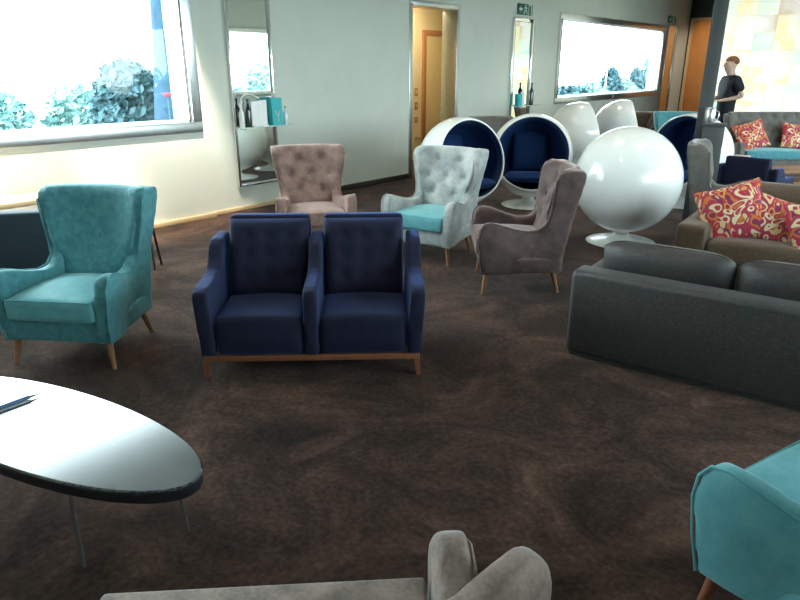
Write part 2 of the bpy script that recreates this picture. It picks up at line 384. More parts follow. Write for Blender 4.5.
# chrome door handle in the corridor
o = thing('door_handle', 'small chrome lever handle low in the yellow corridor doorway', 'handle', (CX, 10.25, .42))
bm = BM(); lathe(bm, [(0, 0), (.03, 0), (.03, .012), (0, .012)], 16, Matrix.Rotation(R_(90), 4, 'Y')); obj('rose', bm, M['chrome'], o)
bm = BM(); tube(bm, [(.012, 0, 0), (.06, 0, 0), (.065, .03, 0), (.065, .11, 0)], .011, 8); obj('lever', bm, M['chrome'], o)

# end wall: orange timber door
d3 = bpy.data.objects.new('door_3', None); COL.objects.link(d3); d3['kind'] = 'structure'
bm = BM(); box(bm, -6.72, -5.5, FY - .05, FY, 0, 3.05, .005, 2); obj('door_leaf', bm, M['orange_wood'], d3)
bm = BM(); box(bm, -6.80, -6.72, FY - .08, FY, 0, 3.10, .005, 2); box(bm, -6.8, -5.42, FY - .08, FY, 3.05, 3.10, .005, 2); box(bm, -5.5, -5.42, FY - .08, FY, 0, 3.05, .005, 2); obj('door_frame', bm, M['base_wood'], d3)
# partition that carries the mural
AY = 17.2
bm = BM(); box(bm, -4.95, RX, AY + .06, AY + .3, 0, CEIL); struct('wall_partition', bm, M['charcoal'], smooth=False)
bm = BM(); box(bm, -.075, .075, -.04, .04, 0, CEIL, .008, 2, None); o = struct('trim_2', bm, M['charcoal']); o.location = (-2.27, 8.08, 0); o.rotation_euler = (0, 0, facing(.27, -.96))
ap = thing('mural', 'huge backlit mural of pale cream and yellow patches beside charcoal pillar', 'mural', (-1.1, AY, 2.1))
bm = BM(); box(bm, -3.70, 4.0, 0, .06, -1.75, 1.75); obj('panel', bm, M['art'], ap, smooth=False)
bm = BM(); box(bm, -3.73, -3.70, -.03, .06, -1.75, 1.75, .005, 2); box(bm, -3.73, 4.0, -.03, .06, -1.80, -1.75, .005, 2); box(bm, -3.73, 4.0, -.03, .06, 1.75, 1.78, .005, 2); obj('mural_frame', bm, M['steel'], ap)

# ------------------------------------------------------------------ ceiling downlights above the frame; door and wall spots are added
def downlight(x, y, e, lab, spot=70, tgt=None, col=(1, .86, .70), size=.06):
    t = thing('downlight', lab, 'lamp', (x, y, CEIL), 0, 'ceiling downlights')
    bm = BM(); lathe(bm, [(.055, -.012), (.085, -.012), (.09, 0), (.055, 0)], 24, cap=False); obj('bezel', bm, M['chrome'], t)
    bm = BM(); lathe(bm, [(0, -.008), (.055, -.008)], 24, cap=False); obj('lens', bm, M['lampglow'], t)
    l = bpy.data.lights.new('downlight_beam', 'SPOT'); l.energy = e; l.spot_size = R_(spot); l.spot_blend = .6; l.shadow_soft_size = size; l.color = col
    o = bpy.data.objects.new('downlight_beam', l); COL.objects.link(o); o.parent = t; o.location = (0, 0, -.03)
    if tgt: o.rotation_euler = (Vector(tgt) - Vector((x, y, CEIL - .03))).to_track_quat('-Z', 'Y').to_euler()
for x, y in ((-5.2, 4.6), (-3.6, 6.4), (-4.8, 8.6), (-3.0, 9.4), (-1.6, 6.6), (-5.4, 12.0), (-3.2, 12.6), (-1.4, 10.6), (-2.6, 3.6)):
    downlight(x, y, 90, 'small round recessed ceiling downlight above the seating', 95)
downlight(-5.2, 19.0, 380, 'added ceiling spot brightening the orange door', 60, (-6.0, FY, 1.4))  # extra lamp, added to lift the dark far end and door
for y in (1.2, 2.6, 3.9):
    downlight(-5.75, y, 1400, 'added ceiling spot standing in for window glare on the wall below', 38, (WX, y + .1, .5), (1, .90, .74))  # added lamps imitate the window's bloom on the wall beneath it

# ------------------------------------------------------------------ outdoors
bm = BM(); box(bm, -60, X0 - .02, -40, 80, -.4, -.3); struct('ground_outside', bm, M['ground'], smooth=False)
bm = BM(); box(bm, RX + .32, 60, -40, 80, -.4, -.3); struct('ground_outside_right', bm, M['ground'], smooth=False)
rnd = random.Random(7)
def shrub(name, lab, cat, x, y, rx, ry, z0, z1, n, mat, leafs=.11, group='bushes outside the windows', cone=0, trunk=True, seed=1):
    r = random.Random(seed); t = thing(name, lab, cat, (x, y, -.3), 0, group)
    bm = BM(); h = z1 - z0
    for _ in range(n):
        while True:
            p = Vector((r.uniform(-1, 1), r.uniform(-1, 1), r.uniform(-1, 1)))
            if .25 < p.length < 1: break
        k = 1 - cone * (p.z * .5 + .5)
        c = Vector((p.x * rx * k, p.y * ry * k, z0 + .3 + (p.z * .5 + .5) * h))
        a = Vector((r.gauss(0, 1), r.gauss(0, 1), r.gauss(0, 1))).normalized(); b = a.orthogonal().normalized(); s = leafs * r.uniform(.6, 1.4)
        vs = [bm.verts.new(c + a * s), bm.verts.new(c + b * s * .45), bm.verts.new(c - a * s), bm.verts.new(c - b * s * .45)]
        bm.faces.new(vs)
    obj('foliage', bm, mat, t, smooth=False)
    if trunk:
        bm = BM(); tube(bm, [(0, 0, 0), (.03, .02, (z0 + z1) / 2 + .3)], [.06, .03], 8); obj('stem', bm, M['bark'], t)
    return t
shrub('shrub', 'dense dark blue green bush outside the near window beside the tall trunk', 'bush', -10.7, 5.75, .42, .62, .3, 1.85, 2600, M['leafA'], .10, seed=2)
shrub('shrub', 'haze-paled bush at the left end of the near window sill', 'bush', -12.6, 4.4, .6, .55, .0, 1.35, 900, M['leafB'], .10, seed=3)
shrub('shrub', 'haze-paled bush in the middle of the near window sill', 'bush', -12.6, 5.75, .6, .62, .0, 1.45, 1000, M['leafB'], .10, seed=4)
t = thing('tree', 'tall blue tree trunk rising at the right end of the near window', 'tree', (-9.6, 6.0, -.3))
bm = BM(); tube(bm, [(0, -.12, 0), (.02, -.08, 1.2), (.0, -.03, 2.0), (-.02, .0, 2.9), (0, .0, 4.2)], [.40, .36, .31, .27, .24], 14); obj('trunk', bm, M['bark'], t)
bm = BM()
for k in range(140):
    a = rnd.uniform(0, 6.28); rr = rnd.uniform(.2, .9); c = Vector((math.cos(a) * rr, math.sin(a) * rr, rnd.uniform(3.6, 4.6))); u = Vector((rnd.gauss(0, 1), rnd.gauss(0, 1), rnd.gauss(0, 1))).normalized(); v = u.orthogonal()
    bm.faces.new([bm.verts.new(c + u * .15), bm.verts.new(c + v * .07), bm.verts.new(c - u * .15), bm.verts.new(c - v * .07)])
obj('crown', bm, M['leafB'], t, smooth=False)
t = thing('flower', 'single red bloom in front of the tree trunk outside', 'flower', (-9.0, 5.42, -.3))
bm = BM(); tube(bm, [(0, 0, 0), (0, .02, 1.6)], .012, 6); obj('stem', bm, M['leafA'], t)
bm = BM()
for k in range(7):
    a = k * .9; pad(.07, .10, .012, 2, 6, 6, None, Matrix.Translation((0, .02, 1.62)) @ Matrix.Rotation(a, 4, 'Z') @ Matrix.Rotation(.6, 4, 'X') @ Matrix.Translation((0, .05, 0)), bm)
obj('petals', bm, M['redflower'], t)
for i, (y, x, rx, z0, z1, n, cone, lab) in enumerate((
        (19.6, -9.6, .75, .2, 1.20, 1200, 0, 'low rounded bush outside the far window, nearest its left edge'),
        (21.2, -9.6, .65, .2, 1.25, 1000, 0, 'low rounded bush outside the far window, second from its left edge'),
        (22.5, -9.5, .55, .2, 1.75, 1500, .5, 'pointed bush outside the middle of the far window'),
        (23.7, -9.6, .58, .2, 1.35, 1100, 0, 'low bush outside the far window just right of the pointed bush'),
        (25.0, -9.6, .55, .2, 1.75, 1200, .6, 'narrow pointed bush outside the right half of the far window'),
        (26.5, -9.5, .8, .2, 2.45, 2200, .55, 'tallest green conifer outside the right end of the far window'))):
    shrub('shrub', lab, 'bush', x, y, rx, rx, z0, z1, n, M['leafA'] if i % 2 == 0 else M['leafB'], .12, cone=cone, seed=20 + i)
for i, (y, z1) in enumerate(((5, 1.4), (7.2, 1.55), (9.3, 1.3), (11.5, 1.7), (13.5, 1.6), (15.6, 2.0), (17.6, 1.6))):
    shrub('shrub', 'bushy shrub outside the right hand windows, seen only in the wall mirror', 'bush', RX + 2.6, y, .8, .95, .0, z1, 900, M['leafB'], .13, group='bushes beyond the right hand windows', seed=40 + i)

# ------------------------------------------------------------------ wing armchair
WING = [(-.36, .17), (-.385, .30), (-.395, .45), (-.385, .535), (-.35, .585), (-.30, .595), (-.22, .575), (-.12, .54), (-.01, .515), (.08, .525), (.135, .575), (.155, .66), (.165, .76), (.172, .86), (.180, .93), (.205, .975), (.26, .995)]
WREAR = [(.385, .995), (.405, .96), (.375, .80), (.335, .58), (.30, .38), (.275, .20), (.26, .17)]
def wing_x(y, z, x=.375):
    back = ss(-.32, .10, y); up = ss(.52, .98, z)
    return x - .075 * back * (1 - up) - .014 * up * ss(0, .12, y) - .035 * (1 - ss(.17, .5, z)) * (1 - .5 * back)
def wing_side(side):
    bm = prism_x(BM(), WING + WREAR, .285, .375)
    def d(c):
        t = c.x - .375
        if c.z > .55 and t < -.02:            # inner face slants from the thin front edge back to the backrest
            t -= .05 * ss(.15, .29, c.y) * ss(.55, .70, c.z)
        if c.z > .55: t *= 1 - .45 * (1 - ss(.15, .24, c.y)) * ss(.55, .65, c.z)
        c.x = side * (wing_x(c.y, c.z) + t); return c
    return remesh(bm, .017, 3, d, 'arm')
def piping_side(side):
    return tube(BM(), [(side * (wing_x(y, z) - .003), y, z) for y, z in WING[:-2]], .0055, 6)
def curve(x, z):
    return .10 * min(1, abs(x) / .30) ** 2.6 * ss(.50, .68, z)
def wing_back(tuft, wtop=.338, zt=1.0, W_=None):
    nx, nz = 44, 48; T = .13; rows = []
    if tuft:
        for r, z in enumerate((.88, .73, .58)):
            xs = (-.17, 0, .17) if r % 2 == 0 else (-.09, .09)
            if r % 2 == 0: xs = (-.12, .12)
            else: xs = (-.2, 0, .2)
            for x in xs: rows.append((x, z))
        rows += [(-.12, .48)] * 0
    def warp(c):
        v = (c.y + .5); z = .30 + v * (zt - .30)
        f = c.z
        y = .11 + .215 * ss(.30, 1.15, z) * 1.0 + .055
        wid = .26 + (wtop - .26) * ss(.50, .98, z)
        x = c.x * wid * 2
        if tuft and f > 0:
            for bx, bz in rows:
                d2 = ((x - bx) ** 2 + (z - bz) ** 2); f -= .030 * math.exp(-d2 / .0016) + .010 * math.exp(-d2 / .008)
        f += .012 * (1 - (2 * c.x) ** 2) if c.z > 0 else 0
        return Vector((x, y - f - curve(x, z), z))
    return pad(1, 1, T, 14, nx, nz, warp), rows
def make_wing(name, label, loc, rz, body, seat, tuft, legm, group=None, arms=None, top=None):
    t = thing(name, label, 'armchair', loc, rz, group); body_a = arms or body
    for s in (-1, 1):
        a = obj('wing_arm', wing_side(s), body_a, t); obj('piping', piping_side(s), body_a, a)
    bm, rows = wing_back(tuft); bk = obj('backrest', bm, body, t)
    for x, z in rows:
        y = .11 + .215 * ss(.30, 1.15, z) + .055 - .065 + .030 - curve(x, z)
        b = BM(); lathe(b, [(0, -.006), (.010, -.004), (.013, 0), (0, .004)], 10, Matrix.Translation((x, y - .012, z)) @ Matrix.Rotation(R_(90), 4, 'X')); obj('button', b, body, bk)
    bm = BM(); box(bm, -.315, .315, -.36, .29, .17, .31); obj('seat_base', remesh(bm, .02, 2, lambda c: Vector((c.x * (1 - .1 * ss(-.1, .3, c.y)), c.y, c.z)), 'seat_base'), body, t)
    bm = BM(); box(bm, -.275, .275, -.405, .19, .31, .445)
    def crown(c):
        k = (1 - (c.x / .29) ** 2) * (1 - ((c.y + .11) / .32) ** 2)
        c.z += .03 * max(0, k) * ss(.33, .44, c.z); c.x *= 1 - .16 * ss(-.1, .2, c.y); return c
    cu = obj('seat_cushion', remesh(bm, .018, 3, crown, 'seat_cushion'), seat, t)
    b = BM(); tube(b, [(-.265, -.395, .44), (.265, -.395, .44)], .006, 6); obj('piping', b, seat, cu)
    for x, y, dx, dy in ((-.29, -.31, -.03, -.03), (.29, -.31, .03, -.03), (-.22, .22, -.03, .05), (.22, .22, .03, .05)):
        obj('leg', leg(BM(), x, y, .19, .024, .013, dx, dy), legm, t)
    return t
make_wing('wing_armchair', 'teal velvet wing armchair with plain smooth back behind the oval table', (-4.07, 1.73, 0), facing(.55, -.83), M['teal'], M['teal_seat'], False, M['leg_wood'])
make_wing('wing_armchair', 'silvery pale blue wing armchair with buttoned back and bright teal seat', (-3.72, 4.97, 0), facing(.15, -.99), M['teal_light'], M['teal_seat'], True, M['leg_wood'])
make_wing('wing_armchair', 'taupe wing armchair seen side on beside the white ball chair', (-2.60, 4.68, 0), facing(-.79, -.61), M['taupe'], M['taupe'], True, M['leg_wood'])
make_wing('wing_armchair', 'rose brown wing armchair with buttoned back behind navy loveseat', (-4.74, 4.31, 0), facing(.80, -.60), M['rose'], M['rose'], True, M['leg_wood'])
make_wing('wing_armchair', 'bright teal armchair cut off at the right frame edge, its near arm curling up', (.09, 2.14, 0), facing(-.95, .31), M['teal_seat'], M['teal_seat'], False, M['leg_red'])
w6 = make_wing('wing_armchair', 'dark grey wing armchair turned away beside the patterned cushions', (-1.78, 7.42, 0), facing(.97, .24), M['grey'], M['grey'], False, M['leg_wood'])
make_wing('wing_armchair', 'teal wing armchair half hidden behind the far right ball chair', (-3.80, 12.0, 0), facing(.45, -.89), M['teal'], M['teal_seat'], False, M['leg_wood'])
make_wing('wing_armchair', 'grey green armchair top glimpsed between the two blue ball chairs', (-5.60, 8.95, 0), facing(.70, -.72), M['grey'], M['grey'], False, M['leg_wood'])

# ------------------------------------------------------------------ navy loveseat
def make_seat_row(name, label, cat, loc, rz, n, group=None):
    t = thing(name, label, cat, loc, rz, group)
    aw, sw = .085, .515; Wt = n * sw + (n + 1) * aw; x = -Wt / 2
    ap_ = [(-.36, .14), (-.372, .35), (-.375, .505), (-.36, .535), (-.30, .545), (-.10, .55), (.0, .565), (.06, .61), (.11, .685), (.17, .715), (.36, .72), (.37, .69), (.35, .14)]
    for i in range(n + 1):
        cx = x + aw / 2 + i * (sw + aw)
        bm = prism_x(BM(), ap_, cx - aw / 2, cx + aw / 2)
        tilt = (i - n / 2) / (n / 2) * .018
        obj('arm', remesh(bm, .016, 2, lambda c, tl=tilt: Vector((c.x + tl * ss(.14, .6, c.z), c.y, c.z)), 'arm'), M['navy'], t)
    for i in range(n):
        cx = x + aw + sw / 2 + i * (sw + aw)
        bm = BM(); box(bm, cx - sw / 2 + .003, cx + sw / 2 - .003, -.355, .22, .14, .365)
        def crown(c, cx=cx):
            k = max(0, 1 - ((c.x - cx) / .27) ** 2)
            c.z += .03 * k * ss(.25, .40, c.z) * (1 - ss(-.05, .25, c.y) * .6); c.y -= .02 * k * (1 - ss(-.35, -.25, c.y)) * ss(.14, .25, c.z); return c
        obj('seat_cushion', remesh(bm, .018, 5, crown, 'seat_cushion'), M['navy'], t)
        btn = [(bx, bz) for bx in (-.13, 0, .13) for bz in (.14, .27, .38)]
        def warp(c, cx=cx):
            f = c.z
            if f > 0:
                for bx, bz in btn:
                    f -= .014 * math.exp(-((c.x - bx) ** 2 + (c.y + .235 - bz) ** 2) / .0015)
            z = .345 + (c.y + .235); y = .12 + .17 * (z - .345) / .47
            return Vector((cx + c.x, y - f, z))
        bk = obj('back_cushion', pad(sw - .012, .47, .17, 9, 34, 30, warp), M['navy'], t)
        bm = BM(); box(bm, cx - sw / 2, cx + sw / 2, .28, .375, .14, .835); obj('back_panel', remesh(bm, .018, 4, None, 'back_panel'), M['navy'], t)
    bm = BM(); h = Wt / 2 - .012
    box(bm, -h, h, -.355, -.325, .105, .14, .004, 2); box(bm, -h, h, .31, .34, .105, .14, .004, 2); box(bm, -h, -h + .03, -.325, .31, .105, .14, .004, 2); box(bm, h - .03, h, -.325, .31, .105, .14, .004, 2)
    obj('base_rail', bm, M['leg_red'], t)
    for sx in (-1, 1):
        for y in (-.34, .325):
            bm = BM(); tube(bm, [(sx * (h - .018), y, .11), (sx * (h - .008), y, 0)], [.026, .017], 4); obj('leg', bm, M['leg_red'], t, smooth=False)
    return t
make_seat_row('loveseat', 'navy blue two seat loveseat on a red wood base in the middle of the carpet', 'sofa', (-2.86, 2.59, 0), facing(.67, -.74), 2)
nv = make_seat_row('armchair', 'dark navy armchair half hidden between grey wing chair and tufted sofa', 'armchair', (-1.78, 8.74, 0), facing(.10, 1), 1)
nv.scale = (.95, .95, .90)

# ------------------------------------------------------------------ ball chairs
def make_ball(label, loc, rz, tilt=14, group='white ball chairs'):
    t = thing('ball_chair', label, 'chair', loc, rz, group); R0 = .53; zc = .645; th0 = math.acos(.235 / R0)
    A = Matrix.Translation((0, 0, zc)) @ Matrix.Rotation(R_(90 - tilt), 4, 'X')
    n = 36
    def arc(r, a0, a1, k): return [(r * math.sin(a0 + (a1 - a0) * i / k) if 0 < i or a0 < 3.1 else 0, r * math.cos(a0 + (a1 - a0) * i / k)) for i in range(k + 1)]
    prof = [(0, -R0)] + arc(R0, math.pi - .05, th0, n) + [(R0 * math.sin(th0) - .008, .245), (R0 * math.sin(th0) - .022, .244), (.508 * math.sin(th0) - .002, .232)] + arc(.508, th0 + .03, math.pi - .05, n) + [(0, -.508)]
    obj('shell', lathe(BM(), prof, 64, A, False), M['white_gloss'], t)
    prof = [(.504 * math.sin(th0 + .012), .504 * math.cos(th0 + .012)), (.455, .19)] + [(.468 * math.sin(th0 + .12 + (math.pi - .05 - th0 - .12) * i / 24), .468 * math.cos(th0 + .12 + (math.pi - .05 - th0 - .12) * i / 24)) for i in range(25)] + [(0, -.468)]
    obj('lining', lathe(BM(), prof, 56, A, False), M['navy_lining'], t)
    mt = Matrix.Translation((0, -.02, zc - .27)) @ Matrix.Rotation(R_(-6), 4, 'X')
    obj('seat_cushion', pad(.66, .56, .14, 5, 22, 20, None, mt), M['navy_lining'], t)
    mt = Matrix.Translation((0, .29, zc + .03)) @ Matrix.Rotation(R_(78), 4, 'X')
    obj('back_cushion', pad(.46, .52, .14, 4, 20, 20, None, mt), M['navy_lining'], t)
    pr = [(0, 0), (.345, 0), (.35, .006), (.335, .014), (.24, .026), (.15, .040), (.095, .062), (.075, .09), (.085, .115), (.13, .135), (.19, .152)]
    obj('pedestal', lathe(BM(), pr, 48, None, False), M['white_gloss'], t)
    return t
def toc(x, y, deg):
    v = Vector((-x, -y, 0)).normalized(); a = R_(deg)
    w = Vector((v.x * math.cos(a) - v.y * math.sin(a), v.x * math.sin(a) + v.y * math.cos(a), 0)); return facing(w.x, w.y)
B0 = make_ball('white ball chair with navy inside turned to the right behind pale blue wing chair', (-4.58, 6.62, 0), toc(-4.58, 6.62, 36))
def ballcopy(x, y, deg, lab): return copy_thing(B0, (x, y, 0), toc(x, y, deg), lab, 'white ball chairs')
ballcopy(-4.22, 7.68, 4, 'white ball chair facing the camera with its whole round navy inside showing')
ballcopy(-2.50, 6.58, 180, 'white ball chair with its glossy back to the camera beside the taupe chair')
ballcopy(-5.08, 10.85, 105, 'pale ball chair back under the far window, left of the shaded pair')
ballcopy(-4.82, 12.1, 96, 'pale ball chair back under the far window, right of the shaded pair')
ballcopy(-2.66, 9.05, -38, 'white ball chair with navy inside half hidden behind the grey wing chair')

# ------------------------------------------------------------------ big sofas
def make_sofa(name, label, loc, rz, L, mat, ncush, zb=.60, cz=.70, group=None, aw=.24):
    t = thing(name, label, 'sofa', loc, rz, group); h = L / 2
    bm = BM(); box(bm, -h, h, .27, .45, .015, zb, .035, 4); obj('back_panel', bm, mat, t)
    for s in (-1, 1):
        a, b = sorted((s * h, s * (h - aw))); bm = BM(); box(bm, a, b, -.45, .275, .035, .52); obj('arm', remesh(bm, .022, 4, None, 'arm'), mat, t)
    bm = BM(); box(bm, -h + aw - .02, h - aw + .02, -.43, .28, .035, .25, .02, 3); obj('seat_base', bm, mat, t)
    bm = BM(); box(bm, -h + .03, h - .03, -.42, .425, 0, .04); obj('plinth', bm, M['charcoal'], t, smooth=False)
    iw = (L - 2 * aw) / ncush
    for i in range(ncush):
        cx = -h + aw + iw * (i + .5)
        bm = BM(); box(bm, cx - iw / 2 + .003, cx + iw / 2 - .003, -.45, .16, .25, .41)
        def crown(c, cx=cx):
            c.z += .025 * max(0, 1 - ((c.x - cx) / (iw / 2)) ** 2) * ss(.3, .42, c.z); return c
        obj('seat_cushion', remesh(bm, .022, 4, crown, 'seat_cushion'), mat, t)
        mt = Matrix.Translation((cx, .165, .40 + (cz - .40) / 2)) @ Matrix.Rotation(R_(80), 4, 'X')
        taper = lambda c, hw=iw / 2: Vector((c.x, c.y * (1 - .30 * min(1, abs(c.x) / hw) ** 7), c.z))
        c = obj('back_cushion', pad(iw - .004, cz - .40 + .05, .22, 3.4, 34, 20, taper, mt), mat, t)
        pts = []
        for k in range(40):
            a = 2 * math.pi * k / 40; ca, sa = math.cos(a), math.sin(a)
            e = 12; px = math.copysign(abs(ca) ** (2 / e), ca) * (iw - .012) / 2; py = math.copysign(abs(sa) ** (2 / e), sa) * (cz - .352) / 2
            pts.append(mt @ taper(Vector((px, py, 0))))
        obj('piping', tube(BM(), pts, .006, 5, closed=True), mat, c)
    return t
ang = R_(4.5)
dx, dy = math.cos(ang), math.sin(ang)
SL = 2.5
make_sofa('sofa', 'long charcoal sofa with its plain back to the camera', (-1.64 + dx * SL / 2 - dy * .45, 3.58 + dy * SL / 2 + dx * .45, 0), ang + math.pi, SL, M['glitter'], 3, .56, .70, aw=.10)
S2 = (-1.66 + dx * 1.15, 5.92 + dy * 1.15, 0)
make_sofa('sofa', 'brown sofa holding red and orange patterned cushions behind the charcoal sofa', S2, ang, 2.3, M['brown'], 2, .58, .80)
S3 = (-.90 + dx * .95, 7.02 + dy * .95, 0)
make_sofa('sofa', 'brown sofa standing back to back with the one holding big patterned cushions', S3, ang + math.pi, 1.9, M['brown'], 2, .58, .80)

# tufted grey sofa far off
def make_tufted(loc, rz, W_):
    t = thing('tufted_sofa', 'grey buttoned sofa with curved wings in front of the mural', 'sofa', loc, rz)
    h = W_ / 2
    for s in (-1, 1):
        me = wing_side(s)
        for v in me.vertices: v.co.x += s * (h - .375)
        obj('wing_arm', me, M['grey'], t)
    btn = []
    for r, z in enumerate((.95, .82, .69, .56)):
        x = -h + .22 + (.1 if r % 2 else 0)
        while x < h - .15: btn.append((x, z)); x += .2
    def warp(c):
        z = .30 + (c.y + .5) * .76; f = c.z; x = c.x * (W_ - .06)
        if f > 0:
            for bx, bz in btn:
                d2 = (x - bx) ** 2 + (z - bz) ** 2
                if d2 < .02: f -= .035 * math.exp(-d2 / .0016) + .01 * math.exp(-d2 / .006)
        return Vector((x, .165 + .215 * ss(.3, 1.15, z) - f - .10 * min(1, max(0, (abs(x) - h + .37) / .30)) ** 2.6 * ss(.50, .68, z), min(z, 1.02)))
    bk = obj('backrest', pad(1, 1, .13, 14, 120, 44, warp), M['grey'], t)
    for x, z in btn:
        y = .165 + .215 * ss(.3, 1.15, z) - .030
        b = BM(); lathe(b, [(0, -.008), (.012, -.005), (.015, 0), (0, .004)], 8, Matrix.Translation((x, y, z)) @ Matrix.Rotation(R_(90), 4, 'X')); obj('button', b, M['grey'], bk)
    bm = BM(); box(bm, -h + .07, h - .07, -.36, .29, .17, .31, .02, 2); obj('seat_base', bm, M['grey'], t)
    for i in range(2):
        a = -h + .11 + i * (h - .11); bm = BM(); box(bm, a + .004, a + h - .115, -.41, .18, .31, .45, .03, 4); obj('seat_cushion', bm, M['teal'], t)
    for x in (-h + .12, h - .12):
        for y in (-.3, .22): obj('leg', leg(BM(), x, y, .19, .025, .014, .02 * (1 if x > 0 else -1), .02 * (1 if y > 0 else -1)), M['leg_wood'], t)
    return t
TY = facing(.643, -.766)
tc_ = Vector((-2.93, 12.05, 0)) + RV * 1.15
make_tufted(tuple(tc_), TY, 2.3)

# cushions
def cushion(label, loc, rot, w=.48, group='patterned cushions'):
    bm = pad(w, w * .95, .17, 2.3, 24, 24, None, None, None, .07)
    t = thing('cushion', label, 'cushion', loc, 0, group); t.rotation_euler = rot
    c = obj('cover', bm, M['pattern'], t)
    pts = []
    for k in range(48):
        s = k / 12; i = int(s); f = s - i; u = -1 + 2 * f
        x, y = [(u, -1), (1, u), (-u, 1), (-1, -u)][i]
        pts.append((x * w / 2 * (1 - .07 * (1 - y * y)), y * w * .475 * (1 - .07 * (1 - x * x)), 0))
    obj('piping', tube(BM(), pts, .005, 5, closed=True), M['pattern'], t)
    return t
cushion('large patterned cushion leaning in the left corner of the brown sofa, tilted on its corner', (-1.30, 5.78, .60), (R_(64), R_(-20), R_(14)), .50)
cushion('patterned cushion lying against the right neighbour of the tilted one on brown sofa', (-1.02, 5.84, .575), (R_(60), R_(14), R_(4)), .40)
cushion('patterned cushion at the right frame edge on the brown sofa', (-.66, 5.72, .58), (R_(60), R_(-24), R_(16)), .42)
cushion('patterned cushion corner peeking up behind the brown sofa', (-.86, 7.02, .64), (R_(-66), R_(10), R_(10)), .42)
c0 = tc_ - RV * .82
cushion('patterned cushion leaning on the left wing of the far buttoned sofa', (c0.x - FV.x * .02, c0.y - FV.y * .02, .66), (R_(62), R_(-16), TY), .50)
c1 = tc_ - RV * .08
cushion('pink patterned cushion on the far buttoned sofa at the right frame edge', (c1.x, c1.y, .65), (R_(66), R_(8), TY), .44)

# ------------------------------------------------------------------ near seats cut by the lower frame edge
def make_low(name, label, loc, rz, mat, seatm, w, dep, arms, back):
    t = thing(name, label, 'armchair', loc, rz); h = w / 2     # origin: middle of the front edge, body runs to +Y
    bm = BM(); box(bm, -h, h, .02, dep, .15, .31, .02, 3); obj('seat_base', bm, mat, t)
    bm = BM(); box(bm, -h + .005, h - .005, 0, dep - .02, .31, .46, .015, 3); obj('seat_cushion', bm, seatm, t)
    for s, ln in arms:
        poly = [(-.02, .15), (-.05, .38), (-.055, .50), (-.035, .575), (.02, .605), (.09, .59), (ln * .5, .56), (ln, .54), (ln, .15)]
        bm = prism_x(BM(), poly, h + .004, h + .115)
        m = remesh(bm, .013, 9, lambda c, s=s: Vector((s * (h + .06 + (c.x - h - .06) * (1 - .35 * ss(.52, .61, c.z))), c.y, c.z)), 'arm'); a = obj('arm', m, mat, t)
        if back: continue
        pts = [(s * (h + (.105 if not back else .014)), y + .020, z - .022) for y, z in poly[2:8]]; obj('piping', tube(BM(), pts, .005, 6), mat, a)
    if back:
        bm = BM(); box(bm, -h, h, dep - .02, dep + .12, .15, .66); obj('backrest', remesh(bm, .02, 4, None, 'backrest'), mat, t)
    for x in (-h + .05, h - .05):
        for y in (.07, dep - .06): obj('leg', leg(BM(), x, y, .16), M['leg_wood'], t)
    return t
fA = Vector((-.695, .72, 0)).normalized(); sA = Vector((.72, .695, 0)).normalized()
mid = Vector((-.845, 1.065, 0)) - sA * .42
make_low('daybed', 'pale grey upholstered daybed with one rounded arm, cut by the lower frame edge', tuple(mid + sA * .035 + fA * .012) , facing(fA.x, fA.y), M['silver_taupe'], M['silver_taupe'], .84, .30, ((-1, .22),), False)
make_low('armchair', 'taupe armchair with a rounded rolled arm rising at the lower frame edge', (-.285, 1.135, 0), facing(.22, .975), M['silver_taupe'], M['silver_taupe'], .52, .42, ((1, .36), (-1, .36)), True)

# ------------------------------------------------------------------ oval table and what lies on it
t = thing('coffee_table', 'low oval black lacquered table on thin metal legs at the left', 'table', (-2.52, .82, 0), R_(12))
def oval(bm, a, b, z0, z1, n=72, bev=.006):
    lo = []; rings = []
    for z, k in ((z0, 0), (z1 - bev, 0), (z1, bev)):
        rings.append([bm.verts.new(((a - k) * math.cos(2 * math.pi * i / n), (b - k) * math.sin(2 * math.pi * i / n), z)) for i in range(n)])
    for A, B in zip(rings, rings[1:]):
        for i in range(n): bm.faces.new((A[i], A[(i + 1) % n], B[(i + 1) % n], B[i]))
    bm.faces.new(rings[0][::-1]); bm.faces.new(rings[-1]); return bm
obj('table_top', oval(BM(), .80, .253, .385, .40), M['table'], t)
obj('table_edge', oval(BM(), .797, .250, .35, .385, bev=.001), M['edge'], t)
for x, y in ((.36, -.17), (.55, .13), (-.36, -.17), (-.5, .13)):
    obj('leg', tube(BM(), [(x, y, .352), (x * 1.04, y * 1.06, 0)], .009, 10), M['steel'], t)
t = thing('pen', 'blue pen lying on a folded leaflet on the oval table', 'pen', (-2.77, .80, .411), R_(93))
obj('barrel', tube(BM(), [(-.16, 0, 0), (.07, 0, 0)], .009, 10), M['bluepen'], t)
obj('tip', tube(BM(), [(.07, 0, 0), (.105, 0, -.002)], [.006, .002], 8), M['black'], t)
t = thing('leaflet', 'narrow folded leaflet under the blue pen on the oval table', 'leaflet', (-2.775, .78, .4005), R_(90))
bm = BM(); box(bm, -.17, .08, -.022, .018, 0, .0012); obj('sheet', bm, M['paper'], t, smooth=False)

